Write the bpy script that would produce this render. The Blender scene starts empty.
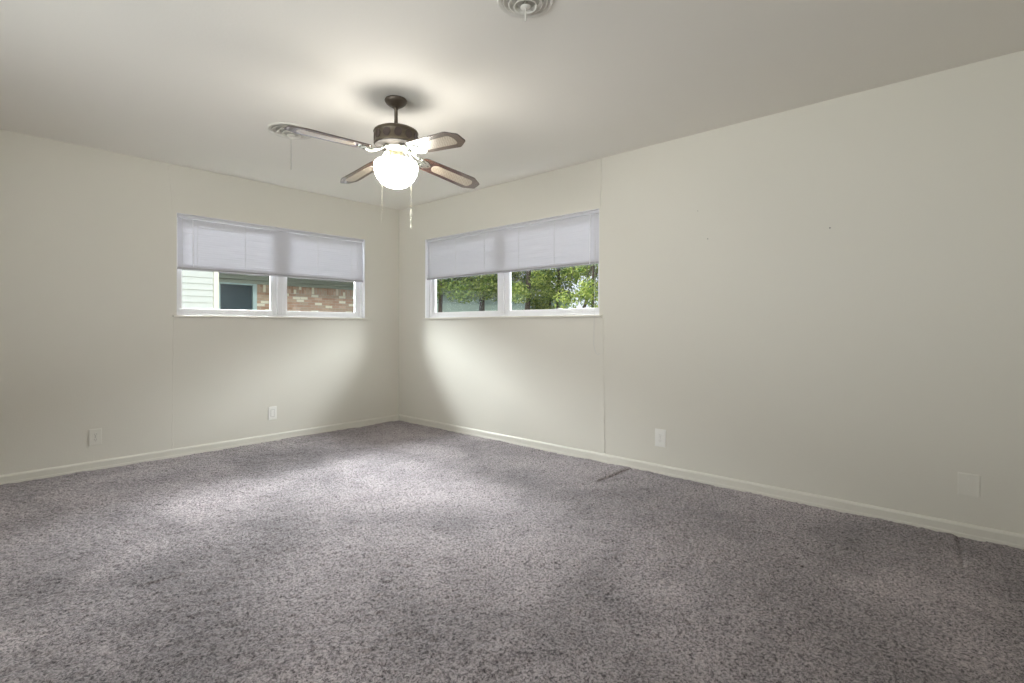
import bpy, bmesh, math, random
import numpy as np
from mathutils import Vector, Matrix, noise

S = bpy.context.scene
COL = S.collection
PI = math.pi
R = math.radians
H = 2.44                                   # ceiling height
CX, CY, CZ = -3.5424, -4.9563, 1.0853      # camera position

# ------------------------------------------------------------------ camera, world, sun, lights, exposure
cam_d = bpy.data.cameras.new('camera')
cam = bpy.data.objects.new('camera', cam_d)
COL.objects.link(cam)
cam.location = (CX, CY, CZ)
cam.rotation_euler = (R(90), 0, R(42.0 - 90.0))
cam_d.sensor_width = 36.0
cam_d.lens = 18.0
cam_d.shift_y = -14.9 / 1024.0
cam_d.clip_start = 0.02
cam_d.clip_end = 300
S.camera = cam

S.view_settings.view_transform = 'Standard'
S.view_settings.look = 'None'
S.view_settings.gamma = 1.0
S.view_settings.use_curve_mapping = False
S.view_settings.exposure = 0.66
try:
    S.cycles.use_denoising = True
    S.cycles.max_bounces = 14
    S.cycles.diffuse_bounces = 8
    S.cycles.glossy_bounces = 4
    S.cycles.transmission_bounces = 6
    S.cycles.transparent_max_bounces = 24
    S.cycles.sample_clamp_indirect = 6.0
    S.cycles.caustics_reflective = False
    S.cycles.caustics_refractive = False
except Exception:
    pass

world = bpy.data.worlds.new('overcast_sky')
S.world = world
world.use_nodes = True
wn = world.node_tree.nodes
wn['Background'].inputs[0].default_value = (0.86, 0.90, 1.0, 1)
wn['Background'].inputs[1].default_value = 0.85

LAMP_POWER = 24.0      # emission strength of the fan's globe
DAY_LEFT, DAY_RIGHT, FILL_SIDE = 1250.0, 640.0, 104.0

def sun(name, direction, strength, angle, color):
    d = bpy.data.lights.new(name, 'SUN')
    d.energy = strength; d.angle = angle; d.color = color
    o = bpy.data.objects.new(name, d); COL.objects.link(o)
    o.rotation_euler = Vector(direction).to_track_quat('-Z', 'Y').to_euler()
    o.location = (-4, -6, 8)
    return o
sun('sun', (0.35, 0.60, -0.62), 0.7, R(3), (1.0, 0.95, 0.86))

def area_light(name, loc, target, sx, sy, energy, color):
    d = bpy.data.lights.new(name, 'AREA')
    d.shape = 'RECTANGLE'; d.size = sx; d.size_y = sy
    d.energy = energy; d.color = color
    o = bpy.data.objects.new(name, d); COL.objects.link(o)
    o.location = loc
    o.rotation_euler = (Vector(target) - Vector(loc)).to_track_quat('-Z', 'Y').to_euler()
    return o
# daylight from the open sky above the neighbour's roof and above the garden
area_light('daylight_left', (-1.40, 2.6, 3.2), (-1.35, -0.1, 1.45), 3.6, 1.7, DAY_LEFT, (0.93, 0.96, 1.0))
area_light('daylight_right', (2.5, -1.65, 3.3), (-0.1, -1.6, 1.45), 3.6, 1.7, DAY_RIGHT, (0.93, 0.96, 1.0))

area_light('fill_side', (-5.5, -3.8, 1.20), (-4.3, -3.8, 1.38), 4.8, 1.2, FILL_SIDE, (0.96, 0.97, 1.0))  # added fill lamp, shines in through the unseen opening beside the camera

# ------------------------------------------------------------------ helpers
def tag(o, label=None, cat=None, group=None, kind=None):
    if label: o['label'] = label
    if cat: o['category'] = cat
    if group: o['group'] = group
    if kind: o['kind'] = kind
    return o

def link(name, me, m=None, parent=None, smooth=False, autos=None):
    if m is not None: me.materials.append(m)
    o = bpy.data.objects.new(name, me); COL.objects.link(o)
    if parent is not None: o.parent = parent
    if smooth:
        for p in me.polygons: p.use_smooth = True
    if autos:
        try: me.set_sharp_from_angle(angle=R(autos))
        except Exception: pass
    return o

def obj(name, bm, m=None, parent=None, smooth=False, autos=35):
    me = bpy.data.meshes.new(name)
    bmesh.ops.recalc_face_normals(bm, faces=bm.faces[:])
    bm.to_mesh(me); bm.free()
    return link(name, me, m, parent, smooth, autos if smooth else None)

def empty(name, loc, rz=0.0):
    o = bpy.data.objects.new(name, None); COL.objects.link(o)
    o.location = loc; o.rotation_euler = (0, 0, rz); o.empty_display_size = 0.1
    return o

def box(bm, x0, x1, y0, y1, z0, z1, bev=0.0, mat=None):
    if x0 > x1: x0, x1 = x1, x0
    if y0 > y1: y0, y1 = y1, y0
    v = [bm.verts.new(Vector((x, y, z))) for x in (x0, x1) for y in (y0, y1) for z in (z0, z1)]
    fs = [(0, 1, 3, 2), (4, 6, 7, 5), (0, 4, 5, 1), (2, 3, 7, 6), (0, 2, 6, 4), (1, 5, 7, 3)]
    faces = [bm.faces.new([v[i] for i in f]) for f in fs]
    if mat is not None:
        for q in v: q.co = mat @ q.co
    if bev > 0:
        es = list({e for f in faces for e in f.edges})
        bmesh.ops.bevel(bm, geom=es, offset=bev, segments=2, affect='EDGES', profile=0.6)
    return v

def lathe(bm, prof, c=(0, 0, 0), seg=48, mat=None):
    rings = []
    for r, z in prof:
        if r < 1e-6:
            rings.append([bm.verts.new(Vector((c[0], c[1], c[2] + z)))])
        else:
            rings.append([bm.verts.new(Vector((c[0] + r * math.cos(2 * PI * k / seg), c[1] + r * math.sin(2 * PI * k / seg), c[2] + z))) for k in range(seg)])
    for a, b in zip(rings, rings[1:]):
        for k in range(seg):
            k2 = (k + 1) % seg
            if len(a) == 1 and len(b) == 1: continue
            if len(a) == 1: bm.faces.new((a[0], b[k], b[k2]))
            elif len(b) == 1: bm.faces.new((a[k], b[0], a[k2]))
            else: bm.faces.new((a[k], b[k], b[k2], a[k2]))
    if mat is not None:
        for ring in rings:
            for q in ring: q.co = mat @ q.co

def tube(bm, pts, rad, seg=10, cap=True):
    pts = [Vector(p) for p in pts]
    rr = rad if isinstance(rad, (list, tuple)) else [rad] * len(pts)
    rings = []
    up = None
    for i, p in enumerate(pts):
        t = (pts[min(i + 1, len(pts) - 1)] - pts[max(i - 1, 0)])
        if t.length < 1e-9: t = Vector((0, 0, 1))
        t.normalize()
        if up is None:
            up = Vector((0, 0, 1)) if abs(t.z) < 0.9 else Vector((1, 0, 0))
        a = t.cross(up).normalized(); b = a.cross(t).normalized(); up = b
        rings.append([bm.verts.new(p + rr[i] * (math.cos(2 * PI * k / seg) * a + math.sin(2 * PI * k / seg) * b)) for k in range(seg)])
    for a, b in zip(rings, rings[1:]):
        for k in range(seg):
            bm.faces.new((a[k], a[(k + 1) % seg], b[(k + 1) % seg], b[k]))
    if cap:
        bm.faces.new(rings[0][::-1]); bm.faces.new(rings[-1])

def ball(bm, c, r, sz=1.0, seg=12):
    n = 8
    lathe(bm, [(r * math.sin(PI * i / n), -r * sz * math.cos(PI * i / n)) for i in range(n + 1)], c, seg)

def prism(bm, outline, z0, z1, mat=None):
    lo = [bm.verts.new(Vector((x, y, z0))) for x, y in outline]
    hi = [bm.verts.new(Vector((x, y, z1))) for x, y in outline]
    n = len(outline)
    bm.faces.new(lo[::-1]); bm.faces.new(hi)
    for i in range(n):
        bm.faces.new((lo[i], lo[(i + 1) % n], hi[(i + 1) % n], hi[i]))
    if mat is not None:
        for q in lo + hi: q.co = mat @ q.co
    return lo, hi

# ------------------------------------------------------------------ materials
def mat(name, col, rough=0.5, metal=0.0, noise_amt=0.0, noise_scale=8.0, bump=0.0, bump_scale=60.0, coat=0.0, spec=None, trans=None):
    m = bpy.data.materials.new(name); m.use_nodes = True
    nt = m.node_tree; N = nt.nodes; Lk = nt.links
    b = N['Principled BSDF']
    b.inputs['Base Color'].default_value = (*col, 1)
    b.inputs['Roughness'].default_value = rough
    b.inputs['Metallic'].default_value = metal
    if coat: b.inputs['Coat Weight'].default_value = coat
    if spec is not None: b.inputs['Specular IOR Level'].default_value = spec
    tc = N.new('ShaderNodeTexCoord')
    if noise_amt > 0:
        nz = N.new('ShaderNodeTexNoise'); nz.inputs['Scale'].default_value = noise_scale; nz.inputs['Detail'].default_value = 4
        Lk.new(tc.outputs['Object'], nz.inputs['Vector'])
        mx = N.new('ShaderNodeMix'); mx.data_type = 'RGBA'
        mx.inputs['A'].default_value = (*[c * (1 - noise_amt) for c in col], 1)
        mx.inputs['B'].default_value = (*[min(1, c * (1 + noise_amt)) for c in col], 1)
        Lk.new(nz.outputs['Fac'], mx.inputs['Factor'])
        Lk.new(mx.outputs['Result'], b.inputs['Base Color'])
    if bump > 0:
        n2 = N.new('ShaderNodeTexNoise'); n2.inputs['Scale'].default_value = bump_scale; n2.inputs['Detail'].default_value = 5
        Lk.new(tc.outputs['Object'], n2.inputs['Vector'])
        bp = N.new('ShaderNodeBump'); bp.inputs['Strength'].default_value = bump; bp.inputs['Distance'].default_value = 0.002
        Lk.new(n2.outputs['Fac'], bp.inputs['Height']); Lk.new(bp.outputs['Normal'], b.inputs['Normal'])
    return m

M = {}
WALLC = (0.735, 0.712, 0.64)
M['wall'] = mat('wall_paint', WALLC, 0.55, noise_amt=0.012, noise_scale=1.6, bump=0.25, bump_scale=90, spec=0.3)
M['ceiling'] = mat('ceiling_paint', (0.82, 0.795, 0.745), 0.8, noise_amt=0.012, noise_scale=1.3, bump=0.3, bump_scale=70, spec=0.2)
M['trim'] = mat('trim_paint', (0.735, 0.712, 0.642), 0.4, bump=0.15, bump_scale=40)
M['vinyl'] = mat('white_vinyl', (0.86, 0.86, 0.88), 0.3)
M['plate_white'] = mat('white_plate', (0.88, 0.87, 0.83), 0.3)
M['plate_painted'] = mat('painted_plate', (0.77, 0.75, 0.68), 0.4)
M['slot'] = mat('dark_slot', (0.16, 0.15, 0.13), 0.6)
M['slot_soft'] = mat('grey_slot', (0.45, 0.44, 0.40), 0.6)
M['bronze'] = mat('aged_bronze', (0.115, 0.092, 0.070), 0.38, 0.55, noise_amt=0.25, noise_scale=30)
M['antique'] = mat('antique_brass', (0.15, 0.125, 0.09), 0.38, 0.6, noise_amt=0.25, noise_scale=40)
M['medallion'] = mat('medallion_brown', (0.085, 0.062, 0.055), 0.45, 0.3, noise_amt=0.3, noise_scale=60)
M['base_dark'] = mat('dark_base', (0.022, 0.018, 0.014), 0.7)
M['chrome'] = mat('pale_nickel', (0.50, 0.52, 0.47), 0.25, 0.9)
M['cream_metal'] = mat('cream_metal', (0.80, 0.78, 0.68), 0.3, 0.3)
M['brass'] = mat('dull_brass', (0.55, 0.50, 0.33), 0.3, 0.8)
M['wood'] = mat('dark_walnut', (0.075, 0.034, 0.021), 0.22, noise_amt=0.35, noise_scale=22, coat=1.0)
M['iron_dark'] = mat('dark_screw', (0.08, 0.08, 0.07), 0.4, 0.6)
M['chain'] = mat('chain_metal', (0.60, 0.58, 0.49), 0.25, 0.8)
M['chain_grey'] = mat('grey_chain', (0.42, 0.41, 0.37), 0.5, 0.3)
M['diffuser'] = mat('diffuser_paint', (0.72, 0.70, 0.65), 0.5)
M['cord'] = mat('blind_cord', (0.60, 0.60, 0.59), 0.7)
M['rail_grey'] = mat('bottom_rail_grey', (0.42, 0.41, 0.44), 0.35)
M['nail'] = mat('nail_grey', (0.25, 0.24, 0.21), 0.5, 0.5)
M['siding'] = mat('white_siding', (0.39, 0.415, 0.405), 0.6)
M['cornerboard'] = mat('cream_board', (0.54, 0.54, 0.45), 0.6)
M['frieze'] = mat('sage_board', (0.33, 0.37, 0.32), 0.6, noise_amt=0.08, noise_scale=5)
M['green_siding'] = mat('pale_green_siding', (0.36, 0.46, 0.38), 0.6, noise_amt=0.2, noise_scale=4)
M['teal_frame'] = mat('pale_teal_frame', (0.48, 0.62, 0.62), 0.5)
M['dark_pane'] = mat('dark_pane', (0.035, 0.06, 0.075), 0.25)
M['shingle'] = mat('grey_shingle', (0.16, 0.15, 0.14), 0.85, noise_amt=0.3, noise_scale=9)
M['bark'] = mat('tree_bark', (0.05, 0.038, 0.028), 0.9, noise_amt=0.4, noise_scale=14, bump=0.8, bump_scale=25)
M['grass'] = mat('lawn_grass', (0.085, 0.10, 0.06), 0.9, noise_amt=0.35, noise_scale=3)

def leaf_mat(name, c1, c2):
    m = bpy.data.materials.new(name); m.use_nodes = True
    nt = m.node_tree; N = nt.nodes; Lk = nt.links
    b = N['Principled BSDF']; out = N['Material Output']
    gm = N.new('ShaderNodeNewGeometry')
    cr = N.new('ShaderNodeMix'); cr.data_type = 'RGBA'
    cr.inputs['A'].default_value = (*c1, 1); cr.inputs['B'].default_value = (*c2, 1)
    Lk.new(gm.outputs['Random Per Island'], cr.inputs['Factor'])
    Lk.new(cr.outputs['Result'], b.inputs['Base Color'])
    b.inputs['Roughness'].default_value = 0.5
    tl = N.new('ShaderNodeBsdfTranslucent'); Lk.new(cr.outputs['Result'], tl.inputs['Color'])
    mx = N.new('ShaderNodeMixShader'); mx.inputs[0].default_value = 0.45
    Lk.new(b.outputs[0], mx.inputs[1]); Lk.new(tl.outputs[0], mx.inputs[2]); Lk.new(mx.outputs[0], out.inputs[0])
    return m
M['leaf_bright'] = leaf_mat('leaf_bright', (0.04, 0.12, 0.02), (0.48, 0.54, 0.13))
M['leaf_mid'] = leaf_mat('leaf_mid', (0.035, 0.10, 0.02), (0.30, 0.38, 0.08))
M['leaf_dark'] = leaf_mat('leaf_dark', (0.03, 0.08, 0.02), (0.20, 0.30, 0.07))

def glass_mat():
    m = bpy.data.materials.new('window_glass'); m.use_nodes = True
    nt = m.node_tree; N = nt.nodes; Lk = nt.links
    N.remove(N['Principled BSDF']); out = N['Material Output']
    t = N.new('ShaderNodeBsdfTransparent'); t.inputs[0].default_value = (0.95, 0.97, 0.96, 1)
    g = N.new('ShaderNodeBsdfGlossy'); g.inputs['Roughness'].default_value = 0.02
    fc = N.new('ShaderNodeLayerWeight')
    pw = N.new('ShaderNodeMath'); pw.operation = 'POWER'; pw.inputs[1].default_value = 5.0
    fr = N.new('ShaderNodeMath'); fr.operation = 'MULTIPLY_ADD'; fr.inputs[1].default_value = 0.9; fr.inputs[2].default_value = 0.03
    Lk.new(fc.outputs['Facing'], pw.inputs[0]); Lk.new(pw.outputs[0], fr.inputs[0])
    mx = N.new('ShaderNodeMixShader')
    Lk.new(fr.outputs[0], mx.inputs[0]); Lk.new(t.outputs[0], mx.inputs[1]); Lk.new(g.outputs[0], mx.inputs[2])
    Lk.new(mx.outputs[0], out.inputs[0])
    return m
M['glass'] = glass_mat()

def slat_mat():
    m = bpy.data.materials.new('white_slats'); m.use_nodes = True
    nt = m.node_tree; N = nt.nodes; Lk = nt.links
    b = N['Principled BSDF']; out = N['Material Output']
    b.inputs['Base Color'].default_value = (0.64, 0.635, 0.67, 1); b.inputs['Roughness'].default_value = 0.4
    tl = N.new('ShaderNodeBsdfTranslucent'); tl.inputs[0].default_value = (0.80, 0.80, 0.86, 1)
    mx = N.new('ShaderNodeMixShader'); mx.inputs[0].default_value = 0.002
    Lk.new(b.outputs[0], mx.inputs[1]); Lk.new(tl.outputs[0], mx.inputs[2]); Lk.new(mx.outputs[0], out.inputs[0])
    return m
M['slats'] = slat_mat()

def globe_mat():
    m = bpy.data.materials.new('glowing_glass'); m.use_nodes = True
    b = m.node_tree.nodes['Principled BSDF']
    b.inputs['Base Color'].default_value = (0.9, 0.9, 0.88, 1); b.inputs['Roughness'].default_value = 0.25
    b.inputs['Emission Color'].default_value = (1.0, 0.96, 0.88, 1)
    b.inputs['Emission Strength'].default_value = LAMP_POWER
    return m
M['globe'] = globe_mat()

def cane_mat():
    m = bpy.data.materials.new('woven_cane'); m.use_nodes = True
    nt = m.node_tree; N = nt.nodes; Lk = nt.links
    b = N['Principled BSDF']; b.inputs['Roughness'].default_value = 0.35; b.inputs['Coat Weight'].default_value = 1.0; b.inputs['Coat Roughness'].default_value = 0.08
    tc = N.new('ShaderNodeTexCoord')
    ck = N.new('ShaderNodeTexChecker'); ck.inputs['Scale'].default_value = 130
    ck.inputs['Color1'].default_value = (0.56, 0.48, 0.37, 1); ck.inputs['Color2'].default_value = (0.36, 0.30, 0.23, 1)
    Lk.new(tc.outputs['Object'], ck.inputs['Vector']); Lk.new(ck.outputs['Color'], b.inputs['Base Color'])
    return m
M['cane'] = cane_mat()
for k_ in ('wood', 'cane'):
    M[k_].node_tree.nodes['Principled BSDF'].inputs['Coat IOR'].default_value = 2.2
    M[k_].node_tree.nodes['Principled BSDF'].inputs['Coat Roughness'].default_value = 0.06

def brick_mat(name, soldier=False):
    m = bpy.data.materials.new(name); m.use_nodes = True
    nt = m.node_tree; N = nt.nodes; Lk = nt.links
    b = N['Principled BSDF']; b.inputs['Roughness'].default_value = 0.85
    tc = N.new('ShaderNodeTexCoord'); sp = N.new('ShaderNodeSeparateXYZ'); cb = N.new('ShaderNodeCombineXYZ')
    Lk.new(tc.outputs['Object'], sp.inputs[0])
    if soldier:
        Lk.new(sp.outputs['Z'], cb.inputs['X']); Lk.new(sp.outputs['X'], cb.inputs['Y'])
    else:
        Lk.new(sp.outputs['X'], cb.inputs['X']); Lk.new(sp.outputs['Z'], cb.inputs['Y'])
    bt = N.new('ShaderNodeTexBrick'); Lk.new(cb.outputs[0], bt.inputs['Vector'])
    bt.inputs['Scale'].default_value = 1.0
    bt.inputs['Brick Width'].default_value = 0.215; bt.inputs['Row Height'].default_value = 0.075
    bt.inputs['Mortar Size'].default_value = 0.006
    bt.inputs['Color1'].default_value = (0, 0, 0, 1); bt.inputs['Color2'].default_value = (1, 1, 1, 1)
    bt.inputs['Mortar'].default_value = (0.5, 0.5, 0.5, 1)
    cr = N.new('ShaderNodeValToRGB'); e = cr.color_ramp.elements
    e[0].position = 0.0; e[0].color = (0.40, 0.235, 0.155, 1)
    e[1].position = 0.35; e[1].color = (0.53, 0.345, 0.245, 1)
    for p, c in ((0.6, (0.46, 0.35, 0.25, 1)), (0.85, (0.60, 0.42, 0.31, 1)), (0.87, (0.80, 0.76, 0.62, 1))):
        q = e.new(p); q.color = c
    Lk.new(bt.outputs['Color'], cr.inputs[0])
    mx = N.new('ShaderNodeMix'); mx.data_type = 'RGBA'
    Lk.new(bt.outputs['Fac'], mx.inputs['Factor']); Lk.new(cr.outputs[0], mx.inputs['A'])
    mx.inputs['B'].default_value = (0.50, 0.44, 0.36, 1)
    Lk.new(mx.outputs['Result'], b.inputs['Base Color'])
    return m
M['brick'] = brick_mat('mixed_brick'); M['soldier'] = brick_mat('soldier_brick', True)

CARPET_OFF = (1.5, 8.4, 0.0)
def carpet_mat():
    m = bpy.data.materials.new('mauve_grey_carpet'); m.use_nodes = True
    nt = m.node_tree; N = nt.nodes; Lk = nt.links
    b = N['Principled BSDF']; b.inputs['Roughness'].default_value = 0.95
    b.inputs['Specular IOR Level'].default_value = 0.1
    b.inputs['Sheen Weight'].default_value = 0.35; b.inputs['Sheen Roughness'].default_value = 0.45
    b.inputs['Sheen Tint'].default_value = (0.85, 0.86, 0.92, 1)
    tc = N.new('ShaderNodeTexCoord')
    n1 = N.new('ShaderNodeTexNoise'); n1.inputs['Scale'].default_value = 95; n1.inputs['Detail'].default_value = 7; n1.inputs['Roughness'].default_value = 0.82; n1.inputs['Distortion'].default_value = 0.5
    n2 = N.new('ShaderNodeTexNoise'); n2.inputs['Scale'].default_value = 1.7; n2.inputs['Detail'].default_value = 6; n2.inputs['Roughness'].default_value = 0.62; n2.inputs['Distortion'].default_value = 0.8
    Lk.new(tc.outputs['Object'], n1.inputs['Vector']); Lk.new(tc.outputs['Object'], n2.inputs['Vector'])
    r1 = N.new('ShaderNodeValToRGB'); e = r1.color_ramp.elements
    e[0].position = 0.41; e[0].color = (0.055, 0.043, 0.046, 1)
    e[1].position = 0.575; e[1].color = (0.575, 0.51, 0.522, 1)
    Lk.new(n1.outputs['Fac'], r1.inputs[0])
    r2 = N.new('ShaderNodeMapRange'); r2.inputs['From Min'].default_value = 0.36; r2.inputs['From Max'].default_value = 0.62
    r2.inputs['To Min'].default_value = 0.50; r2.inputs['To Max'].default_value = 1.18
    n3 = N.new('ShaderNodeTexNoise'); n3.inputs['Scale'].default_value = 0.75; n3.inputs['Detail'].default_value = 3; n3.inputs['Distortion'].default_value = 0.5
    mp = N.new('ShaderNodeMapping'); mp.inputs['Location'].default_value = CARPET_OFF  # uneven pile tone plus painted shade, shifted to darken the near-left carpet
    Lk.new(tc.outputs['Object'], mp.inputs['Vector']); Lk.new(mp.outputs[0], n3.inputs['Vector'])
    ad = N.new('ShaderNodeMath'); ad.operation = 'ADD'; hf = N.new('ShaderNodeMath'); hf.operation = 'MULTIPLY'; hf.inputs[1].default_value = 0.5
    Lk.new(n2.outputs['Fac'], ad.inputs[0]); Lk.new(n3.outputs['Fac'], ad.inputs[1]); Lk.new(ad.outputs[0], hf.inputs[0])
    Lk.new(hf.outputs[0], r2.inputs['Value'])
    mu = N.new('ShaderNodeMix'); mu.data_type = 'RGBA'; mu.blend_type = 'MULTIPLY'; mu.inputs['Factor'].default_value = 1.0
    Lk.new(r1.outputs[0], mu.inputs['A']); Lk.new(r2.outputs[0], mu.inputs['B'])
    Lk.new(mu.outputs['Result'], b.inputs['Base Color'])
    bp = N.new('ShaderNodeBump'); bp.inputs['Strength'].default_value = 0.8; bp.inputs['Distance'].default_value = 0.006
    Lk.new(n1.outputs['Fac'], bp.inputs['Height']); Lk.new(bp.outputs['Normal'], b.inputs['Normal'])
    return m
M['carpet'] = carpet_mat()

# ------------------------------------------------------------------ room shell
X0, Y0 = -4.35, -5.75         # far sides of the room, behind the camera
T = 0.14
LWX0, LWX1 = -2.235, -0.450   # left window opening, along x
RWY0, RWY1 = -2.715, -0.485   # right window opening, along y
WZ0, WZ1 = 1.180, 2.040

def carpet_floor():
    step = 0.0075
    nx = int((0 - X0) / step) + 1; ny = int((0 - Y0) / step) + 1
    xs = np.linspace(X0, 0.0, nx); ys = np.linspace(Y0, 0.0, ny)
    gx, gy = np.meshgrid(xs, ys, indexing='ij')
    rng = np.random.default_rng(5)
    z = rng.random((nx, ny))
    z = (z + np.roll(z, 1, 0) + np.roll(z, 1, 1)) / 3.0
    z = (z - 0.5) * 0.011
    def blur_noise(cell, amp, seed):
        r = np.random.default_rng(seed)
        cx_, cy_ = int(4.35 / cell) + 3, int(5.75 / cell) + 3
        g = r.random((cx_, cy_)) - 0.5
        fx = (gx - X0) / cell; fy = (gy - Y0) / cell
        ix = fx.astype(int); iy = fy.astype(int); tx = fx - ix; ty = fy - iy
        tx = tx * tx * (3 - 2 * tx); ty = ty * ty * (3 - 2 * ty)
        return amp * ((g[ix, iy] * (1 - tx) + g[ix + 1, iy] * tx) * (1 - ty) + (g[ix, iy + 1] * (1 - tx) + g[ix + 1, iy + 1] * tx) * ty)
    z += blur_noise(0.035, 0.006, 1) + blur_noise(0.11, 0.007, 2) + blur_noise(0.35, 0.010, 3)
    def groove(x0, y0, x1, y1, w, d):
        L2 = (x1 - x0) ** 2 + (y1 - y0) ** 2
        t = np.clip(((gx - x0) * (x1 - x0) + (gy - y0) * (y1 - y0)) / L2, 0, 1)
        dist = np.hypot(gx - (x0 + t * (x1 - x0)), gy - (y0 + t * (y1 - y0)))
        return -d * np.exp(-(dist / w) ** 2)
    z += groove(-0.47, -2.995, -0.03, -3.02, 0.012, 0.016)
    z += groove(-0.45, -4.92, -0.02, -4.90, 0.010, 0.016)
    z += groove(-3.00, -2.366, -2.83, -2.377, 0.009, 0.010)
    z += 0.006 * np.exp(-((gx + 0.62 + 0.04 * np.sin(gy * 3)) / 0.03) ** 2) * (gy < -2.9)   # low ridge where the pieces of carpet meet
    edge = np.minimum(-gx, -gy)
    z -= 0.006 * np.exp(-(edge / 0.012) ** 2)
    me = bpy.data.meshes.new('floor')
    n = nx * ny
    co = np.empty((n, 3), np.float32)
    jit = (rng.random((nx, ny, 2)) - 0.5) * step * 0.6
    co[:, 0] = np.clip(gx + jit[..., 0], X0, 0).ravel(); co[:, 1] = np.clip(gy + jit[..., 1], Y0, 0).ravel(); co[:, 2] = z.ravel()
    ii, jj = np.meshgrid(np.arange(nx - 1), np.arange(ny - 1), indexing='ij')
    a = (ii * ny + jj).ravel()
    quads = np.stack([a, a + ny, a + ny + 1, a + 1], 1).astype(np.int32)
    nf = len(quads)
    me.vertices.add(n); me.vertices.foreach_set('co', co.ravel())
    me.loops.add(nf * 4); me.loops.foreach_set('vertex_index', quads.ravel())
    me.polygons.add(nf); me.polygons.foreach_set('loop_start', np.arange(nf, dtype=np.int32) * 4)
    me.update(calc_edges=True)
    me.polygons.foreach_set('use_smooth', np.ones(nf, bool))
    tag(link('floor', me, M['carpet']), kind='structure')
carpet_floor()

bm = bmesh.new(); box(bm, X0 - T, T, Y0 - T, T, H, H + T)
tag(obj('ceiling', bm, M['ceiling']), kind='structure')

bm = bmesh.new()
for a in ((X0 - T, LWX0, -0.1, H), (LWX1, T, -0.1, H), (LWX0, LWX1, -0.1, WZ0), (LWX0, LWX1, WZ1, H)):
    box(bm, a[0], a[1], 0, T, a[2], a[3])
tag(obj('wall_left', bm, M['wall']), kind='structure')
bm = bmesh.new()
for a in ((Y0 - T, RWY0, -0.1, H), (RWY1, 0, -0.1, H), (RWY0, RWY1, -0.1, WZ0), (RWY0, RWY1, WZ1, H)):
    box(bm, 0, T, a[0], a[1], a[2], a[3])
tag(obj('wall_right', bm, M['wall']), kind='structure')
BWY0, BWY1 = -5.50, -1.70        # unseen opening added beside the camera to let in fill light
bm = bmesh.new()
for a in ((Y0 - T, BWY0, -0.1, H), (BWY1, 0, -0.1, H), (BWY0, BWY1, -0.1, WZ0 - 0.05), (BWY0, BWY1, WZ1, H)):
    box(bm, X0 - T, X0, a[0], a[1], a[2], a[3])
tag(obj('wall_near_left', bm, M['wall']), kind='structure')
bm = bmesh.new(); box(bm, X0, 0, Y0 - T, Y0, -0.1, H)
tag(obj('wall_back', bm, M['wall']), kind='structure')

# brick skin added outside the two window walls to cut bounced light
bm = bmesh.new()
for a in ((X0 - T, LWX0 - 0.12, -0.3, H), (LWX1 + 0.12, T + 0.02, -0.3, H), (LWX0 - 0.12, LWX1 + 0.12, -0.3, WZ0 - 0.1), (LWX0 - 0.12, LWX1 + 0.12, WZ1 + 0.1, H)): box(bm, a[0], a[1], T, T + 0.02, a[2], a[3])
tag(obj('wall_added_skin_left', bm, M['brick']), kind='structure')
bm = bmesh.new()
for a in ((Y0 - T, RWY0 - 0.12, -0.3, H), (RWY1 + 0.12, T, -0.3, H), (RWY0 - 0.12, RWY1 + 0.12, -0.3, WZ0 - 0.1), (RWY0 - 0.12, RWY1 + 0.12, WZ1 + 0.1, H)): box(bm, T, T + 0.02, a[0], a[1], a[2], a[3])
tag(obj('wall_added_skin_right', bm, M['soldier']), kind='structure')

# baseboards: thin board with an eased top edge and a small shoe
def baseboard(name, length, flip):
    bm = bmesh.new()
    prof = [(0, -0.01), (0.014, -0.01), (0.014, 0.012), (0.0115, 0.016), (0.0115, 0.052), (0.0095, 0.058), (0.005, 0.0645), (0.0, 0.066)]
    A = []; B = []
    for d, z in prof:
        if flip: A.append(bm.verts.new((-d, 0, z))); B.append(bm.verts.new((-d, -length, z)))
        else: A.append(bm.verts.new((0, -d, z))); B.append(bm.verts.new((-length, -d, z)))
    for i in range(len(prof)):
        j = (i + 1) % len(prof); bm.faces.new((A[i], A[j], B[j], B[i]))
    bm.faces.new(A); bm.faces.new(B[::-1])
    tag(obj(name, bm, M['trim']), kind='structure')
baseboard('baseboard_left', -X0, False)
baseboard('baseboard_right', -Y0, True)

# wallboard joints: thin uneven ridges in the paint
def seam(name, pts, w, d, on_right):
    bm = bmesh.new(); rnd = random.Random(len(pts) + int(w * 1e4))
    P = []
    (a0, z0), (a1, z1) = pts
    n = max(4, int(abs(z1 - z0) / 0.035))
    for i in range(n + 1):
        t = i / n
        P.append((a0 + (a1 - a0) * t + rnd.uniform(-1, 1) * 0.0035, z0 + (z1 - z0) * t, w * rnd.uniform(0.5, 1.2), d * rnd.uniform(0.5, 1.2)))
    rows = []
    for a, z, ww, dd in P:
        row = []
        for s, q in ((-1, -0.0005), (-0.3, dd), (0.3, dd), (1, -0.0005)):
            row.append(bm.verts.new((-q, a + s * ww, z) if on_right else (a + s * ww, -q, z)))
        rows.append(row)
    for r0, r1 in zip(rows, rows[1:]):
        for k in range(3): bm.faces.new((r0[k], r0[k + 1], r1[k + 1], r1[k]))
    tag(obj(name, bm, M['wall']), kind='structure')
seam('trim_1', ((-2.737, 2.435), (-2.722, 2.045)), 0.005, 0.0042, True)
seam('trim_2', ((-2.752, 1.16), (-2.762, 0.068)), 0.006, 0.005, True)
seam('trim_3', ((-2.290, 2.435), (-2.262, 2.05)), 0.006, 0.0022, False)
seam('trim_4', ((-2.256, 1.16), (-2.262, 0.60)), 0.005, 0.0022, False)
seam('trim_5', ((-2.262, 0.60), (-2.266, 0.068)), 0.006, 0.0012, False)

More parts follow.
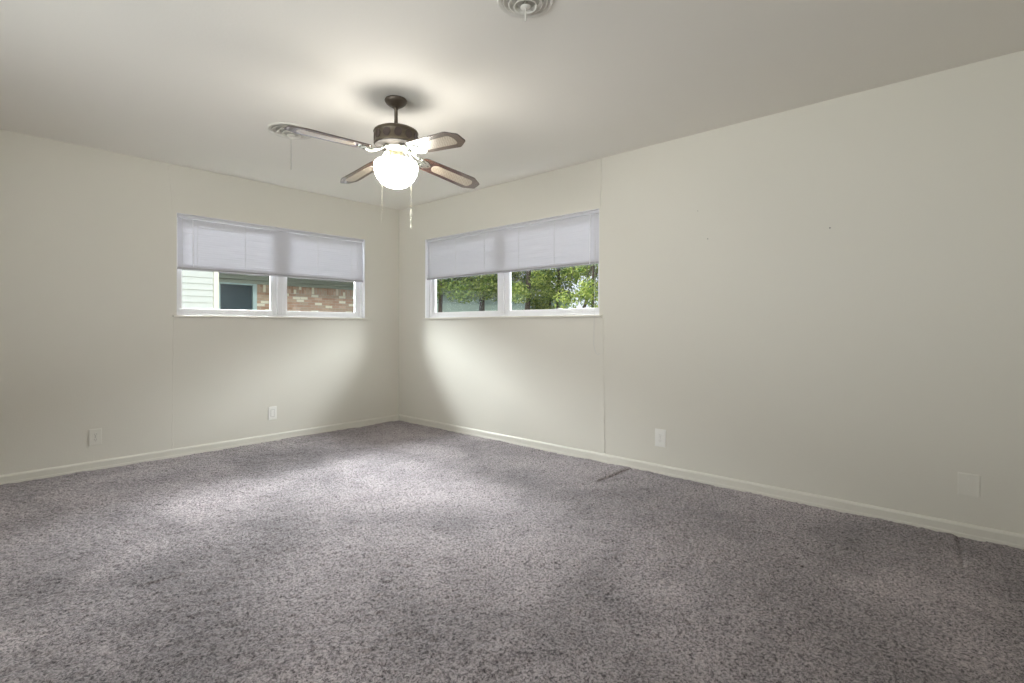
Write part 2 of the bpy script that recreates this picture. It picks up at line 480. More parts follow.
# ------------------------------------------------------------------ windows
# local frame: u along the wall, v outward (0 = room face of the wall), z up
def uv_box(bm, right, u0, u1, v0, v1, z0, z1, bev=0.0):
    if right: box(bm, v0, v1, u0, u1, z0, z1, bev)
    else: box(bm, u0, u1, v0, v1, z0, z1, bev)

def window(name, right, u0, u1, split, dark_side):
    root = empty(name, (0, 0, 0)); tag(root, kind='structure')
    bm = bmesh.new(); f = 0.022
    uv_box(bm, right, u0, u1, 0.050, 0.120, WZ0, WZ0 + f, 0.002)
    uv_box(bm, right, u0, u1, 0.050, 0.120, WZ1 - f, WZ1, 0.002)
    uv_box(bm, right, u0, u0 + f, 0.050, 0.120, WZ0 + f, WZ1 - f, 0.002)
    uv_box(bm, right, u1 - f, u1, 0.050, 0.120, WZ0 + f, WZ1 - f, 0.002)
    obj('window_frame', bm, M['vinyl'], root)
    # jamb lining of the recess
    bm = bmesh.new()
    uv_box(bm, right, u0, u0 + 0.004, -0.001, 0.050, WZ0, WZ1)
    uv_box(bm, right, u1 - 0.004, u1, -0.001, 0.050, WZ0, WZ1)
    uv_box(bm, right, u0 + 0.004, u1 - 0.004, -0.001, 0.050, WZ1 - 0.004, WZ1)
    obj('jamb_lining', bm, M['vinyl'], root)
    # two sliding sashes
    c = split
    bm = bmesh.new()
    uv_box(bm, right, c - 0.022, c + 0.022, 0.054, 0.118, WZ0 + f, WZ1 - f, 0.002)
    for q in (-0.014, 0.0, 0.014): uv_box(bm, right, c + q - 0.002, c + q + 0.002, 0.050, 0.054, WZ0 + f, WZ1 - f)
    obj('centre_mullion', bm, M['vinyl'], root)
    for k, (a, b) in enumerate(((u0 + f, c - 0.022), (c + 0.022, u1 - f))):
        s = 0.045; bm = bmesh.new(); v = 0.074
        za, zb = WZ0 + f, WZ1 - f; d = 0.028
        sa, sb = (0.036, 0.058) if k == 0 else (0.058, 0.052)
        uv_box(bm, right, a, b, v, v + d, za, za + s - 0.006, 0.003)
        uv_box(bm, right, a, b, v, v + d, zb - s, zb, 0.003)
        uv_box(bm, right, a, a + sa, v, v + d, za + s - 0.006, zb - s, 0.003)
        uv_box(bm, right, b - sb, b, v, v + d, za + s - 0.006, zb - s, 0.003)
        m0, m1 = (b - sb, b) if k == 0 else (a, a + sa)
        for t in (0.3, 0.62):      # fluted beads on the stile by the mullion
            m = m0 + (m1 - m0) * t
            uv_box(bm, right, m - 0.002, m + 0.002, v - 0.004, v, za, zb)
        sash = obj('sash', bm, M['vinyl'], root)
        bm = bmesh.new()
        uv_box(bm, right, a + sa - 0.004, b - sb + 0.004, v + 0.012, v + 0.016, za + s - 0.012, zb - s + 0.004)
        obj('glass_pane', bm, M['glass'], sash)
    # stool (inner sill) in wall colour, a little proud of the wall
    bm = bmesh.new()
    uv_box(bm, right, u0 - 0.030, u1 + 0.030, -0.022, 0.0, WZ0 - 0.016, WZ0 + 0.001, 0.003)
    uv_box(bm, right, u0, u1, 0.0, 0.052, WZ0 - 0.016, WZ0 + 0.001)
    obj('window_sill', bm, M['trim'], root)
    return root
window('window_1', False, LWX0, LWX1, -1.351, 0)
window('window_2', True, RWY0, RWY1, -1.590, 0)

# ------------------------------------------------------------------ blinds (mini blinds, slats shut)
def blind(label, right, u0, u1, zb, cords, wand_u, cord_u, cord_end):
    root = empty('window_blind', ((0.024, (u0 + u1) / 2, WZ1 - 0.006) if right else ((u0 + u1) / 2, 0.024, WZ1 - 0.006)))
    off = Vector(root.location)
    tag(root, label, 'blind', 'mini blinds half drawn over the windows')
    def put(name, bm, m, **k):
        o = obj(name, bm, m, root, **k)
        o.data.transform(Matrix.Translation(-off)); return o
    v = 0.024; top = WZ1 - 0.006
    bm = bmesh.new(); uv_box(bm, right, u0, u1, v - 0.013, v + 0.013, top - 0.026, top, 0.002)
    put('head_rail', bm, M['slats'])
    bm = bmesh.new()
    z = top - 0.030; pitch = 0.0195; seg = 26
    rnd = random.Random(3)
    while z > zb + 0.016:
        grid = []
        for i in range(seg + 1):
            u = u0 + 0.004 + (u1 - u0 - 0.008) * i / seg
            row = []
            for q, (dv, dz) in enumerate(((-0.0045, 0.0), (-0.0022, -0.0080), (0.0012, -0.0165), (0.0052, -0.0245))):
                wob = rnd.uniform(-1, 1) * 0.0007
                p = (v + dv + wob, u, z + dz + wob) if right else (u, v + dv + wob, z + dz + wob)
                row.append(bm.verts.new(p))
            grid.append(row)
        for a, b in zip(grid, grid[1:]):
            for q in range(3): bm.faces.new((a[q], a[q + 1], b[q + 1], b[q]))
        z -= pitch
    put('slats', bm, M['slats'], smooth=True)
    bm = bmesh.new(); uv_box(bm, right, u0 + 0.002, u1 - 0.002, v - 0.012, v + 0.012, zb - 0.002, zb + 0.016, 0.003)
    put('bottom_rail', bm, M['rail_grey'])
    for u in cords:
        bm = bmesh.new()
        P = [(v - 0.0125, u, top - 0.02), (v - 0.0125, u, zb + 0.006)] if right else [(u, v - 0.0125, top - 0.02), (u, v - 0.0125, zb + 0.006)]
        tube(bm, P, 0.0013, 6)
        c = put('ladder_cord', bm, M['cord'])
        bm = bmesh.new()
        uv_box(bm, right, u - 0.006, u + 0.006, v - 0.0135, v + 0.006, zb - 0.002, zb + 0.004, 0.001)
        cc = obj('cord_button', bm, M['rail_grey'], c); cc.data.transform(Matrix.Translation(-off))
    # tilt wand
    bm = bmesh.new()
    P = [(v - 0.026, wand_u, top - 0.03), (v - 0.030, wand_u, top - 0.22), (v - 0.030, wand_u + 0.003, top - 0.44)]
    if not right: P = [(b_, a_, c_) for a_, b_, c_ in P]
    tube(bm, P, [0.0022, 0.0035, 0.0030], 8)
    put('tilt_wand', bm, M['vinyl'], smooth=True)
    # lift cord
    bm = bmesh.new()
    if right:
        P = [(v - 0.022, cord_u, top - 0.02), (-0.020, cord_u, WZ0 + 0.20), (-0.027, cord_u, WZ0 + 0.01), (-0.027, cord_u + 0.004, cord_end + 0.06), (-0.010, cord_u - 0.002, cord_end),
             (-0.010, cord_u - 0.022, cord_end - 0.018), (-0.010, cord_u - 0.040, cord_end - 0.004)]
    else:
        P = [(cord_u, v - 0.022, top - 0.02), (cord_u, v - 0.026, top - 0.2), (cord_u + 0.002, v - 0.028, cord_end)]
    tube(bm, P, 0.0016, 6)
    put('lift_cord', bm, M['cord'], smooth=True)
    return root
blind('white mini blind half drawn on the left wall window, above siding and brick view', False, LWX0 + 0.008, LWX1 - 0.008, 1.572,
      (-2.19, -2.075, -1.685, -0.985, -0.60), -2.115, -0.545, 1.70)
blind('white mini blind half drawn on the right wall window, with cord looped below sill', True, RWY0 + 0.008, RWY1 - 0.008, 1.600,
      (-0.56, -0.965, -1.39, -1.84, -2.25, -2.66), -2.63, -2.684, 0.875)

bm = bmesh.new()
for a in ((BWY0, BWY1, WZ0 - 0.05, WZ0), (BWY0, BWY1, WZ1 - 0.05, WZ1)): box(bm, X0 - 0.09, X0 - 0.03, a[0], a[1], a[2], a[3], 0.002)
for u in (BWY0, (BWY0 + BWY1) / 2 - 0.025, BWY1 - 0.05): box(bm, X0 - 0.09, X0 - 0.03, u, u + 0.05, WZ0, WZ1 - 0.05, 0.002)
w3 = tag(obj('fill_window', bm, M['vinyl']), kind='structure')  # made-up window out of view, frames the opening for the fill lamp
bm = bmesh.new(); box(bm, X0 - 0.062, X0 - 0.058, BWY0 + 0.05, BWY1 - 0.05, WZ0, WZ1 - 0.05)
obj('glass_pane', bm, M['glass'], w3)

# ------------------------------------------------------------------ outlets and cover plates
def plate_base(name, label, cat, right, u, z, w, h, m, group=None):
    root = empty(name, (0, u, z) if right else (u, 0, z), 0 if right else R(90))
    tag(root, label, cat, group)
    # local: -x points into the room, y along the wall (after the turn), z up
    bm = bmesh.new(); box(bm, -0.006, 0.0, -w / 2, w / 2, -h / 2, h / 2, 0.0022)
    box(bm, -0.0035, 0.0, -w / 2 - 0.003, w / 2 + 0.003, -h / 2 - 0.003, h / 2 + 0.003, 0.001)
    obj('cover_plate', bm, m, root)
    return root
def slot_box(name, root, m, y, z, w, h, x=-0.0068, dep=0.003):
    bm = bmesh.new(); box(bm, x, x + dep, y - w / 2, y + w / 2, z - h / 2, z + h / 2, 0.0004)
    return obj(name, bm, m, root)
def screw(root, y, z, m):
    bm = bmesh.new(); rot = Matrix.Rotation(R(-90), 4, 'Y')
    lathe(bm, [(0, 0.0018), (0.0022, 0.0014), (0.003, 0.0004), (0.003, -0.001)], seg=14, mat=Matrix.Translation((-0.006, y, z)) @ rot)
    return obj('screw', bm, m, root, smooth=True)
def receptacle(root, zc, m, ms):
    bm = bmesh.new()
    out = []
    for k in range(24):
        a = 2 * PI * k / 24
        out.append((max(-0.0165, min(0.0165, 0.0175 * math.cos(a))), max(-0.0135, min(0.0135, 0.0175 * math.sin(a)))))
    prism(bm, out, -0.0005, 0.0022, mat=Matrix.Translation((-0.006, 0, zc)) @ Matrix.Rotation(R(-90), 4, 'Y') @ Matrix.Rotation(R(90), 4, 'Z'))
    r = obj('receptacle', bm, m, root)
    for y in (-0.0065, 0.0065):
        s = slot_box('slot', r, ms, y, zc + 0.003, 0.0022, 0.009, x=-0.0087, dep=0.001)
    slot_box('slot', r, ms, 0, zc - 0.0085, 0.005, 0.0045, x=-0.0087, dep=0.001)

p = plate_base('power_outlet', 'white duplex power outlet on the right wall below the blind cord', 'outlet', True, -3.242, 0.264, 0.078, 0.124, M['plate_white'])
receptacle(p, 0.0195, M['plate_white'], M['slot_soft']); receptacle(p, -0.0195, M['plate_white'], M['slot_soft']); screw(p, 0, 0, M['slot_soft'])
p = plate_base('power_outlet', 'painted-over duplex outlet low on the left wall, near the photo edge', 'outlet', False, -2.770, 0.246, 0.074, 0.120, M['plate_painted'])
receptacle(p, 0.0195, M['plate_painted'], M['slot']); receptacle(p, -0.0195, M['plate_painted'], M['slot']); screw(p, 0, 0, M['slot'])
p = plate_base('wall_socket', 'pale rectangular socket plate below the left wall window', 'socket', False, -1.447, 0.262, 0.074, 0.120, M['plate_white'])
slot_box('socket_insert', p, M['slot_soft'], 0, 0, 0.036, 0.070, x=-0.0066); slot_box('socket_face', p, M['plate_white'], 0, 0, 0.031, 0.065, x=-0.0076)
screw(p, 0, 0.047, M['plate_white']); screw(p, 0, -0.047, M['plate_white'])
p = plate_base('blank_cover_plate', 'blank square cover plate painted wall colour at far right', 'cover plate', True, -4.940, 0.268, 0.082, 0.112, M['plate_painted'])
screw(p, 0, 0.030, M['plate_painted']); screw(p, 0, -0.030, M['plate_painted'])

# nails left in the right wall
def nail(y, z, label, s=1.0):
    bm = bmesh.new()
    rot = Matrix.Translation((0, y, z)) @ Matrix.Rotation(R(-90), 4, 'Y')
    lathe(bm, [(0, 0.0075), (0.0035 * s, 0.0075), (0.0045 * s, 0.006), (0.0045 * s, 0.005), (0.0018, 0.005), (0.0018, -0.004)], seg=12, mat=rot)
    tag(obj('wall_nail', bm, M['nail']), label, 'nail')
nail(-4.322, 1.674, 'dark nail head alone high on the right half of the right wall', 1.0)
nail(-3.593, 1.692, 'small nail head on the right wall, nearer the window and lower of two', 0.8)
nail(-3.523, 1.896, 'faint small nail head on the right wall, the highest mark', 0.55)

# ------------------------------------------------------------------ ceiling air diffusers
def diffuser(x, y, r, label, drop, chain):
    root = empty('ceiling_vent', (x, y, H)); tag(root, label, 'vent')
    bm = bmesh.new()
    lathe(bm, [(r, 0.0), (r, -0.004), (r * 0.96, -0.008), (r * 0.84, -0.004), (r * 0.84, 0.0)], seg=64)
    obj('outer_ring', bm, M['diffuser'], root, smooth=True)
    for k in range(3):
        ro = r * (0.80 - 0.19 * k); zo = -0.010 - 0.010 * k
        bm = bmesh.new()
        lathe(bm, [(ro, zo), (ro - 0.002, zo + 0.0015), (ro * 0.80, zo + 0.012 + 0.002 * k), (ro * 0.80, zo + 0.010), (ro - 0.004, zo - 0.001), (ro, zo)], seg=64)
        obj('cone_ring', bm, M['diffuser'], root, smooth=True)
    bm = bmesh.new(); lathe(bm, [(0, -0.038), (r * 0.13, -0.037), (r * 0.18, -0.033), (r * 0.18, -0.030), (0, -0.026)], seg=48)
    obj('centre_disc', bm, M['diffuser'], root, smooth=True)
    bm = bmesh.new(); lathe(bm, [(r * 0.82, -0.0005), (0, -0.0005)], seg=48)
    lathe(bm, [(0, -0.027), (0.006, -0.027), (0.006, -0.0005), (0, -0.0005)], seg=12)
    obj('throat', bm, M['slot_soft'], root)
    bm = bmesh.new()
    if chain:
        n = int((drop - 0.04) / 0.012)
        for i in range(n): ball(bm, (0.0008 * math.sin(i * 1.3), 0, -0.045 - i * 0.012), 0.0022, 1.7, 6)
        tube(bm, [(0, 0, -0.036), (0, 0, -drop)], 0.0013, 6)
        obj('pull_chain', bm, M['chain_grey'], root)
    else:
        tube(bm, [(0, 0, -0.036), (0, 0, -drop + 0.01), (0, 0, -drop)], [0.0030, 0.0034, 0.0038], 10)
        obj('damper_lever', bm, M['diffuser'], root)
diffuser(-1.931, -1.446, 0.152, 'round stepped ceiling vent beyond the fan with a thin hanging chain', 0.27, True)
diffuser(-1.928, -3.578, 0.118, 'round ceiling vent cut by the top edge, with short lever', 0.090, False)

# ------------------------------------------------------------------ ceiling fan
FX, FY = -1.734, -2.396
fan = empty('ceiling_fan', (FX, FY, H))
tag(fan, 'four-blade dark wood ceiling fan with a lit white glass globe', 'ceiling fan')
def FZ(z): return z - H      # world height to fan-local height

bm = bmesh.new()
lathe(bm, [(0, 0), (0.062, 0), (0.066, -0.006), (0.065, -0.014), (0.058, -0.024), (0.044, -0.036), (0.030, -0.044), (0.024, -0.047), (0, -0.047)], seg=48)
obj('canopy', bm, M['bronze'], fan, smooth=True)
bm = bmesh.new()
lathe(bm, [(0.0, -0.045), (0.022, -0.045), (0.0135, -0.056), (0.0105, -0.062), (0.0105, FZ(2.285)), (0.018, FZ(2.280)), (0.020, FZ(2.262)), (0, FZ(2.262))], seg=28)
obj('downrod', bm, M['bronze'], fan, smooth=True)
bm = bmesh.new()
zt, zb_ = FZ(2.262), FZ(2.158)
lathe(bm, [(0, zt + 0.002), (0.075, zt), (0.112, zt - 0.004), (0.128, zt - 0.013), (0.132, zt - 0.022), (0.1275, zt - 0.027), (0.1255, zt - 0.034), (0.1255, zb_ + 0.026), (0.1275, zb_ + 0.020),
           (0.1300, zb_ + 0.014), (0.1270, zb_ + 0.009), (0, zb_ + 0.009)], seg=64)
motor = obj('motor_housing', bm, M['antique'], fan, smooth=True)
bm = bmesh.new(); lathe(bm, [(0, zb_ + 0.009), (0.1265, zb_ + 0.009), (0.124, zb_ + 0.004), (0.112, zb_ + 0.001), (0.085, zb_), (0, zb_)], seg=64)
obj('motor_base', bm, M['base_dark'], motor, smooth=True)
for k in range(12):
    a = 2 * PI * k / 12
    bm = bmesh.new()
    mtx = Matrix.Rotation(a, 4, 'Z') @ Matrix.Translation((0.1245, 0, (zt + zb_) / 2 - 0.004)) @ Matrix.Rotation(R(90), 4, 'Y')
    lathe(bm, [(0.0, 0.0035), (0.014, 0.003), (0.0175, 0.0042), (0.0205, 0.0040), (0.0215, 0.0), (0.0215, -0.004)], seg=24, mat=mtx @ Matrix.Diagonal((1.2, 1.08, 1, 1)))
    obj('medallion', bm, M['medallion'], motor, smooth=True)
bm = bmesh.new()
lathe(bm, [(0, zb_ + 0.001), (0.058, zb_ + 0.001), (0.060, zb_ - 0.006), (0.056, zb_ - 0.013), (0.050, zb_ - 0.017), (0.046, zb_ - 0.022), (0, zb_ - 0.022)], seg=48)
obj('flywheel', bm, M['cream_metal'], fan, smooth=True)
bm = bmesh.new()
z1_ = zb_ - 0.020
lathe(bm, [(0, z1_), (0.044, z1_), (0.047, z1_ - 0.004), (0.041, z1_ - 0.010), (0.039, z1_ - 0.016), (0.039, z1_ - 0.034), (0.043, z1_ - 0.040), (0.040, z1_ - 0.046), (0.052, z1_ - 0.052),
           (0.064, z1_ - 0.060), (0.066, z1_ - 0.070), (0, z1_ - 0.070)], seg=48)
sw = obj('light_fitter', bm, M['brass'], fan, smooth=True)
for k in range(3):
    a = R(20 + 120 * k); bm = bmesh.new()
    ball(bm, (0.068 * math.cos(a), 0.068 * math.sin(a), z1_ - 0.065), 0.005, 1, 8)
    obj('thumb_screw', bm, M['chrome'], sw, smooth=True)

# globe: closed schoolhouse shade with a flattened shoulder
gt = z1_ - 0.058
GR = 0.131
gp = [(0.056, gt), (0.060, gt - 0.002), (0.085, gt - 0.004), (0.108, gt - 0.009), (0.122, gt - 0.018), (0.128, gt - 0.031), (0.129, gt - 0.047), (0.1265, gt - 0.068), (0.119, gt - 0.092),
      (0.106, gt - 0.116), (0.087, gt - 0.138), (0.062, gt - 0.155), (0.032, gt - 0.165), (0, gt - 0.168)]
bm = bmesh.new(); lathe(bm, gp, seg=64)
obj('globe', bm, M['globe'], fan, smooth=True, autos=80)

# blades: pitched, clipped corners, long oval of woven cane
BZ = FZ(2.115)
FWD = R(42.0)                   # camera heading in world
def blade(theta_cw, droop, pitch):
    ang = FWD - R(theta_cw)     # heading of this blade in world
    pitch = R(pitch)
    m4 = Matrix.Rotation(ang, 4, 'Z') @ Matrix.Translation((0.1, 0, BZ)) @ Matrix.Rotation(-math.atan(droop), 4, 'Y') @ Matrix.Translation((-0.1, 0, 0)) @ Matrix.Rotation(pitch, 4, 'X').inverted()
    # local: +x outwards, -y is the clockwise side (raised)
    half = [(0.175, 0.036), (0.186, 0.050), (0.210, 0.055), (0.556, 0.064), (0.570, 0.0625), (0.632, 0.034), (0.640, 0.026)]
    out = [(x, -y) for x, y in half] + [(x, y) for x, y in reversed(half)]
    bm = bmesh.new(); prism(bm, out, -0.003, 0.003, mat=m4)
    es = [e for e in bm.edges if len(e.link_faces) == 2 and any(len(f.verts) > 6 for f in e.link_faces)]
    bmesh.ops.bevel(bm, geom=es, offset=0.0012, segments=2, affect='EDGES')
    b = obj('blade', bm, M['wood'], fan)
    bm = bmesh.new(); ov = []
    x0, x1, w = 0.262, 0.585, 0.033
    for k in range(17):
        a = -PI / 2 + PI * k / 16; ov.append((x1 - w + w * math.cos(a), w * 1.08 * math.sin(a)))
    for k in range(17):
        a = PI / 2 + PI * k / 16; ov.append((x0 + w + w * math.cos(a), w * 1.0 * math.sin(a)))
    prism(bm, ov, -0.0042, 0.0042, mat=m4)
    obj('cane_inset', bm, M['cane'], b)
    # blade iron: curved arm, scroll loops and screw plate
    bm = bmesh.new()
    inv = Matrix.Rotation(ang, 4, 'Z')
    hz = zb_ - 0.010
    def P(x, y, z): return inv @ Vector((x, y, z))
    def Q(x, y, z): return m4 @ Vector((x, y, z))
    for s in (-1, 1):
        tube(bm, [P(0.060, 0.012 * s, hz), P(0.082, 0.022 * s, hz - 0.003), Q(0.108, 0.030 * s, 0.006), Q(0.135, 0.030 * s, -0.006), Q(0.160, 0.020 * s, -0.010), Q(0.190, 0.016 * s, -0.008)],
             [0.0060, 0.0055, 0.005, 0.005, 0.005, 0.0045], 8)
        pts = []
        for k in range(13):
            a = 2 * PI * k / 12
            pts.append(Q(0.150 + 0.015 * math.cos(a), 0.034 * s + 0.012 * math.sin(a), -0.009))
        tube(bm, pts, 0.0036, 6, cap=False)
    tube(bm, [P(0.058, 0, hz), P(0.088, 0, hz - 0.005), Q(0.120, 0, -0.002), Q(0.155, 0, -0.010)], [0.0065, 0.0055, 0.005, 0.005], 8)
    pl = []
    for k in range(28):
        a = 2 * PI * k / 28
        rr = 1.0 + 0.16 * math.cos(3 * a)
        pl.append((0.205 + 0.036 * rr * math.cos(a), 0.034 * rr * math.sin(a)))
    prism(bm, pl, -0.0085, -0.0028, mat=m4)
    iron = obj('blade_iron', bm, M['chrome'], b, smooth=True, autos=40)
    for (sx, sy) in ((0.229, 0.0), (0.196, 0.020), (0.196, -0.020)):
        bm = bmesh.new()
        lathe(bm, [(0, -0.0115), (0.004, -0.0108), (0.0055, -0.0085), (0.0055, -0.007)], seg=12, mat=m4 @ Matrix.Translation((sx, sy, 0)))
        obj('screw', bm, M['iron_dark'], iron, smooth=True)
for th_, dr_, pi_ in ((45.5, -0.132, 18.0), (136.6, -0.131, 20.0), (226.6, -0.018, 4.5), (314.5, -0.089, 6.5)): blade(th_, dr_, pi_)

def chain(x, y, ztop, zend, bobs):
    bm = bmesh.new()
    n = int((ztop - zend) / 0.009)
    for i in range(n):
        ball(bm, (x, y, FZ(ztop - i * 0.009)), 0.0016, 1.2, 6)
    tube(bm, [(x, y, FZ(ztop)), (x, y, FZ(zend))], 0.0008, 5)
    c = obj('pull_chain', bm, M['chain'], fan)
    for (zt2, h, r) in bobs:
        bm = bmesh.new(); z = FZ(zt2)
        lathe(bm, [(0, z), (r * 0.4, z - h * 0.05), (r * 0.55, z - h * 0.2), (r, z - h * 0.55), (r * 0.9, z - h * 0.8), (r * 0.5, z - h * 0.95), (0, z - h)], c=(x, y, 0), seg=14)
        obj('chain_bob', bm, M['cream_metal'], c, smooth=True)
chain(-1.790 - FX, -2.334 - FY, 2.07, 1.70, [])
chain(-1.672 - FX, -2.460 - FY, 2.07, 1.785, [(1.79, 0.050, 0.008), (1.74, 0.036, 0.007), (1.703, 0.034, 0.008)])

# ------------------------------------------------------------------ outside
bm = bmesh.new()
box(bm, -30, 60, -30, 60, -0.35, -0.25)
tag(obj('ground', bm, M['grass']), kind='structure')

def lap_siding(bm, x0, x1, y, z0, z1, lap, depth):
    depth *= 1.5
    z = z0
    while z < z1 - 1e-6:
        zt_ = min(z + lap, z1)
        v = [bm.verts.new(p) for p in ((x0, y - depth, z), (x1, y - depth, z), (x1, y - 0.003, zt_), (x0, y - 0.003, zt_), (x0, y, z), (x1, y, z))]
        bm.faces.new((v[0], v[1], v[2], v[3])); bm.faces.new((v[4], v[5], v[1], v[0]))
        z = zt_

# neighbour's brick house
nh = empty('neighbor_house', (5.0, 9.1, -0.25))
tag(nh, 'long low brick house with sage frieze and dark window, across the side yard', 'house')
NO = Vector((-5.0, -9.1, 0.25))
def npart(name, bm, m, parent=nh):
    o = obj(name, bm, m, parent); o.data.transform(Matrix.Translation(NO)); return o
bm = bmesh.new()
box(bm, -1.0, 1.04, 9.1, 9.3, -0.25, 2.5); box(bm, 1.96, 7.0, 9.1, 9.3, -0.25, 2.0); box(bm, 1.04, 1.96, 9.1, 9.3, -0.25, 0.9)
box(bm, -1.0, -0.8, 9.3, 16, -0.25, 2.5)
npart('brick_wall', bm, M['brick'])
bm = bmesh.new(); box(bm, 1.97, 7.0, 9.085, 9.3, 2.00, 2.20); npart('soldier_course', bm, M['soldier'])
bm = bmesh.new(); lap_siding(bm, 7.0, 16.0, 9.1, -0.25, 2.25, 0.115, 0.016); box(bm, 7.0, 16.0, 9.1, 9.3, -0.25, 2.25); npart('siding_wall', bm, M['green_siding'])
bm = bmesh.new(); box(bm, 1.0, 16.0, 9.00, 9.3, 2.20, 2.29, 0.005); box(bm, 1.0, 16.0, 8.90, 9.3, 2.29, 2.42, 0.005); npart('frieze_board', bm, M['frieze'])
bm = bmesh.new()
v = [bm.verts.new(p) for p in ((-1.4, 8.6, 2.42), (16.4, 8.6, 2.42), (16.4, 12.6, 3.6), (-1.4, 12.6, 3.6), (-1.4, 16.6, 2.42), (16.4, 16.6, 2.42),
                               (-1.4, 8.6, 2.50), (16.4, 8.6, 2.50), (16.4, 12.6, 3.68), (-1.4, 12.6, 3.68), (-1.4, 16.6, 2.50), (16.4, 16.6, 2.50))]
for f in ((0, 1, 2, 3), (3, 2, 5, 4), (6, 9, 8, 7), (9, 10, 11, 8), (0, 6, 7, 1), (4, 5, 11, 10), (0, 3, 9, 6), (3, 4, 10, 9), (1, 7, 8, 2), (2, 8, 11, 5)):
    bm.faces.new([v[i] for i in f])
npart('roof', bm, M['shingle'])
bm = bmesh.new()
box(bm, 0.98, 1.09, 9.02, 9.16, 0.85, 2.20, 0.004); box(bm, 1.87, 1.97, 9.02, 9.16, 0.85, 2.20, 0.004)
box(bm, 1.09, 1.87, 9.02, 9.16, 0.85, 0.93, 0.004); box(bm, 1.09, 1.87, 9.02, 9.16, 2.16, 2.20, 0.004)
wf = npart('house_window', bm, M['teal_frame'])
bm = bmesh.new(); box(bm, 1.09, 1.87, 9.08, 9.10, 0.93, 2.16)
o = obj('window_pane', bm, M['dark_pane'], wf); o.data.transform(Matrix.Translation(NO))

# white clapboard shed nearer the window
sh = empty('clapboard_shed', (-2.2, 5.0, -0.25))
tag(sh, 'white clapboard shed wall with cream corner board, left in the left window', 'shed')
SO = Vector((2.2, -5.0, 0.25))
def spart(name, bm, m):
    o = obj(name, bm, m, sh); o.data.transform(Matrix.Translation(SO)); return o
bm = bmesh.new(); lap_siding(bm, -4.4, -0.36, 5.0, -0.24, 2.60, 0.109, 0.016); box(bm, -4.4, -0.30, 5.0, 5.1, -0.25, 2.60); box(bm, -0.42, -0.30, 5.1, 7.5, -0.25, 2.6)
box(bm, -4.4, -4.28, 5.1, 7.5, -0.25, 2.6); box(bm, -4.28, -0.42, 7.4, 7.5, -0.25, 2.6)
spart('siding_wall', bm, M['siding'])
bm = bmesh.new(); box(bm, -0.36, -0.275, 4.972, 5.0, -0.25, 2.60, 0.003); box(bm, -0.30, -0.275, 5.0, 5.09, -0.25, 2.60, 0.003)
spart('corner_board', bm, M['cornerboard'])
bm = bmesh.new()
v = [bm.verts.new(p) for p in ((-4.7, 4.7, 2.60), (0.0, 4.7, 2.60), (0.0, 7.8, 2.60), (-4.7, 7.8, 2.60), (-4.7, 6.25, 3.3), (0.0, 6.25, 3.3))]
for f in ((0, 1, 2, 3), (0, 4, 5, 1), (3, 2, 5, 4), (0, 3, 4), (1, 5, 2)): bm.faces.new([v[i] for i in f])
spart('roof', bm, M['shingle'])

# trees
def leaf_mesh(name, centers, radii, n, size, seed):
    rng = np.random.default_rng(seed)
    centers = np.array(centers, float); radii = np.array(radii, float)
    w = radii ** 2; w = w / w.sum()
    idx = rng.choice(len(centers), n, p=w)
    d = rng.normal(size=(n, 3)); d /= np.linalg.norm(d, axis=1)[:, None]
    rr = rng.random(n) ** 0.45
    c = centers[idx] + d * (radii[idx] * rr)[:, None] * np.array([1, 1, 0.75])
    a = rng.normal(size=(n, 3)); a /= np.linalg.norm(a, axis=1)[:, None]
    b = np.cross(a, rng.normal(size=(n, 3))); b /= np.linalg.norm(b, axis=1)[:, None]
    nn = np.cross(a, b)
    s = size * rng.uniform(0.6, 1.3, n)[:, None]
    # six-sided leaf folded a little along its rib
    P = np.stack([c - a * s, c - a * 0.35 * s + b * 0.42 * s + nn * 0.12 * s, c + a * 0.35 * s + b * 0.36 * s + nn * 0.10 * s, c + a * s,
                  c + a * 0.35 * s - b * 0.36 * s + nn * 0.10 * s, c - a * 0.35 * s - b * 0.42 * s + nn * 0.12 * s], 1)
    me = bpy.data.meshes.new(name)
    me.vertices.add(n * 6); me.vertices.foreach_set('co', P.astype(np.float32).ravel())
    base = (np.arange(n) * 6)[:, None]
    q = np.concatenate([base + np.array([[0, 1, 2, 3]]), base + np.array([[0, 3, 4, 5]])], 1).reshape(-1, 4).astype(np.int32)
    me.loops.add(len(q) * 4); me.loops.foreach_set('vertex_index', q.ravel())
    me.polygons.add(len(q)); me.polygons.foreach_set('loop_start', np.arange(len(q), dtype=np.int32) * 4)
    me.update(calc_edges=True)
    return me

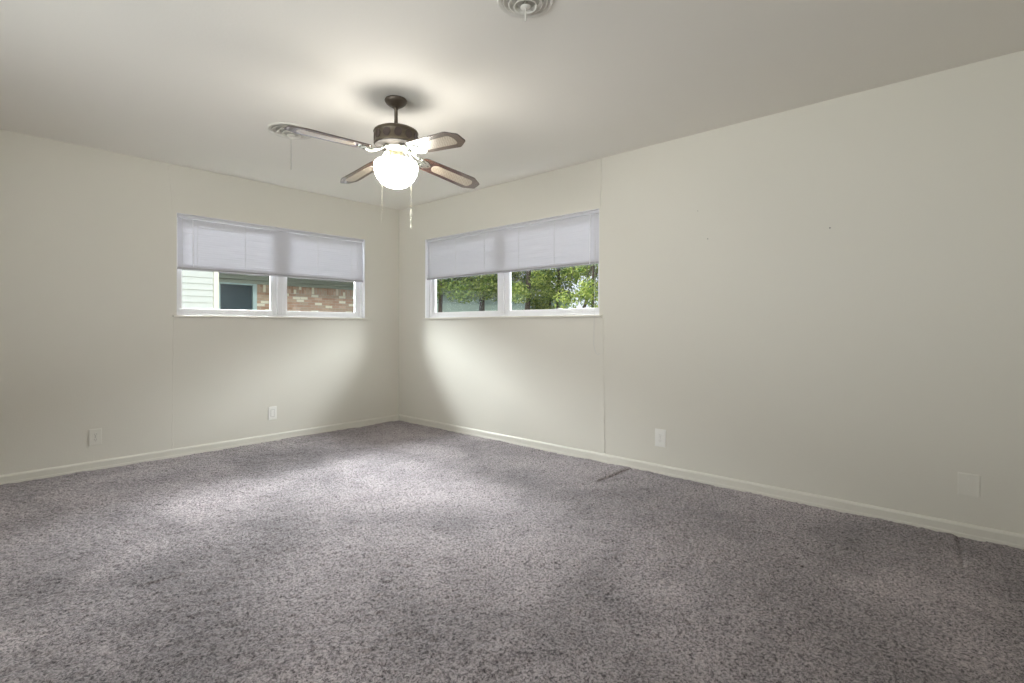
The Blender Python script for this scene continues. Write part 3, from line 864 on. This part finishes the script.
def tree(label, x, y, r0, height, lean, crown_z, crown_r, nclump, nleaf, m, seed, size=0.05, clump_r=0.5, name='broadleaf_tree', cat='tree'):
    rnd = random.Random(seed); g = -0.25
    root = empty(name, (x, y, g)); tag(root, label, cat, 'garden trees and shrubs outside the right window')
    bm = bmesh.new()
    pts = []; rad = []
    n = 9
    for i in range(n + 1):
        t = i / n
        pts.append(Vector((lean[0] * t + 0.04 * math.sin(5 * t + seed), lean[1] * t + 0.04 * math.cos(4 * t + seed), height * t))); rad.append(r0 * (1 - 0.65 * t) * (1.25 if i == 0 else 1))
    tube(bm, pts, rad, 10)
    cl, cr = [], []
    for k in range(nclump):
        t = rnd.uniform(0.55, 1.0); p0 = pts[int(t * n)]
        a = rnd.uniform(0, 2 * PI); rr = crown_r * rnd.uniform(0.3, 1.0)
        e = Vector((lean[0] * t + rr * math.cos(a), lean[1] * t + rr * math.sin(a), rnd.uniform(crown_z[0], crown_z[1])))
        mid = p0.lerp(e, 0.5) + Vector((0, 0, 0.12))
        if nclump < 40 or k % 2 == 0: tube(bm, [p0, mid, e], [r0 * 0.30, r0 * 0.2, r0 * 0.08], 6)
        cl.append(e); cr.append(clump_r * rnd.uniform(0.6, 1.2))
    obj('trunk', bm, M['bark'], root, smooth=True)
    link('foliage', leaf_mesh('foliage', cl, cr, nleaf, size, seed), m, root)
# crown heights are above the lawn (which lies 0.25 m below the room floor)
tree('tree with dark trunk at the left end of the right window', 3.60, 3.55, 0.060, 4.6, (0.15, 0.1), (2.02, 3.4), 0.95, 44, 14000, M['leaf_mid'], 11, 0.032, 0.36)
tree('tree with a broad trunk in front of the pale green siding', 4.95, 3.62, 0.085, 5.2, (0.1, 0.2), (2.12, 3.8), 1.5, 44, 20000, M['leaf_mid'], 12, 0.030, 0.36)
tree('tree with thick leaning trunk just right of the window centre bar', 4.80, 2.23, 0.075, 4.8, (0.15, -0.1), (1.98, 3.6), 1.2, 44, 20000, M['leaf_bright'], 13, 0.028, 0.34)
tree('slender tree farthest back in the right window', 8.35, 4.25, 0.065, 5.6, (0.2, 0.3), (2.1, 5.2), 1.4, 34, 12000, M['leaf_dark'], 14, 0.042, 0.42)
tree('slim straight-trunked tree in the middle of the right pane', 6.05, 2.34, 0.05, 5.2, (0.1, -0.2), (2.35, 5.0), 1.1, 26, 7000, M['leaf_mid'], 15, 0.032, 0.34)
tree('tree with steeply slanting trunk in front of white sky gap', 5.30, 1.74, 0.045, 4.8, (0.9, -1.5), (2.25, 4.4), 0.9, 22, 5500, M['leaf_mid'], 16, 0.030, 0.28)
tree('thin-trunked tree at the right end of the right window', 4.18, 0.02, 0.035, 4.4, (0.1, 0.1), (1.65, 4.2), 0.5, 24, 5500, M['leaf_bright'], 17, 0.028, 0.24)
tree('tall dark tree behind the others, beyond the house end', 21.0, 5.2, 0.15, 8.0, (0.2, 0.3), (3.2, 7.0), 2.6, 34, 9000, M['leaf_dark'], 18, 0.08, 0.9)
tree('low rounded shrub behind the thick leaning trunk', 6.3, 3.05, 0.04, 1.5, (0.1, 0.1), (0.8, 2.15), 0.42, 30, 11000, M['leaf_bright'], 19, 0.036, 0.32, 'garden_shrub', 'shrub')
tree('light green shrub below the thin trunk at the right end', 7.2, 0.55, 0.03, 1.3, (0.1, 0.1), (0.5, 1.60), 0.45, 18, 5000, M['leaf_bright'], 20, 0.034, 0.28, 'garden_shrub', 'shrub')
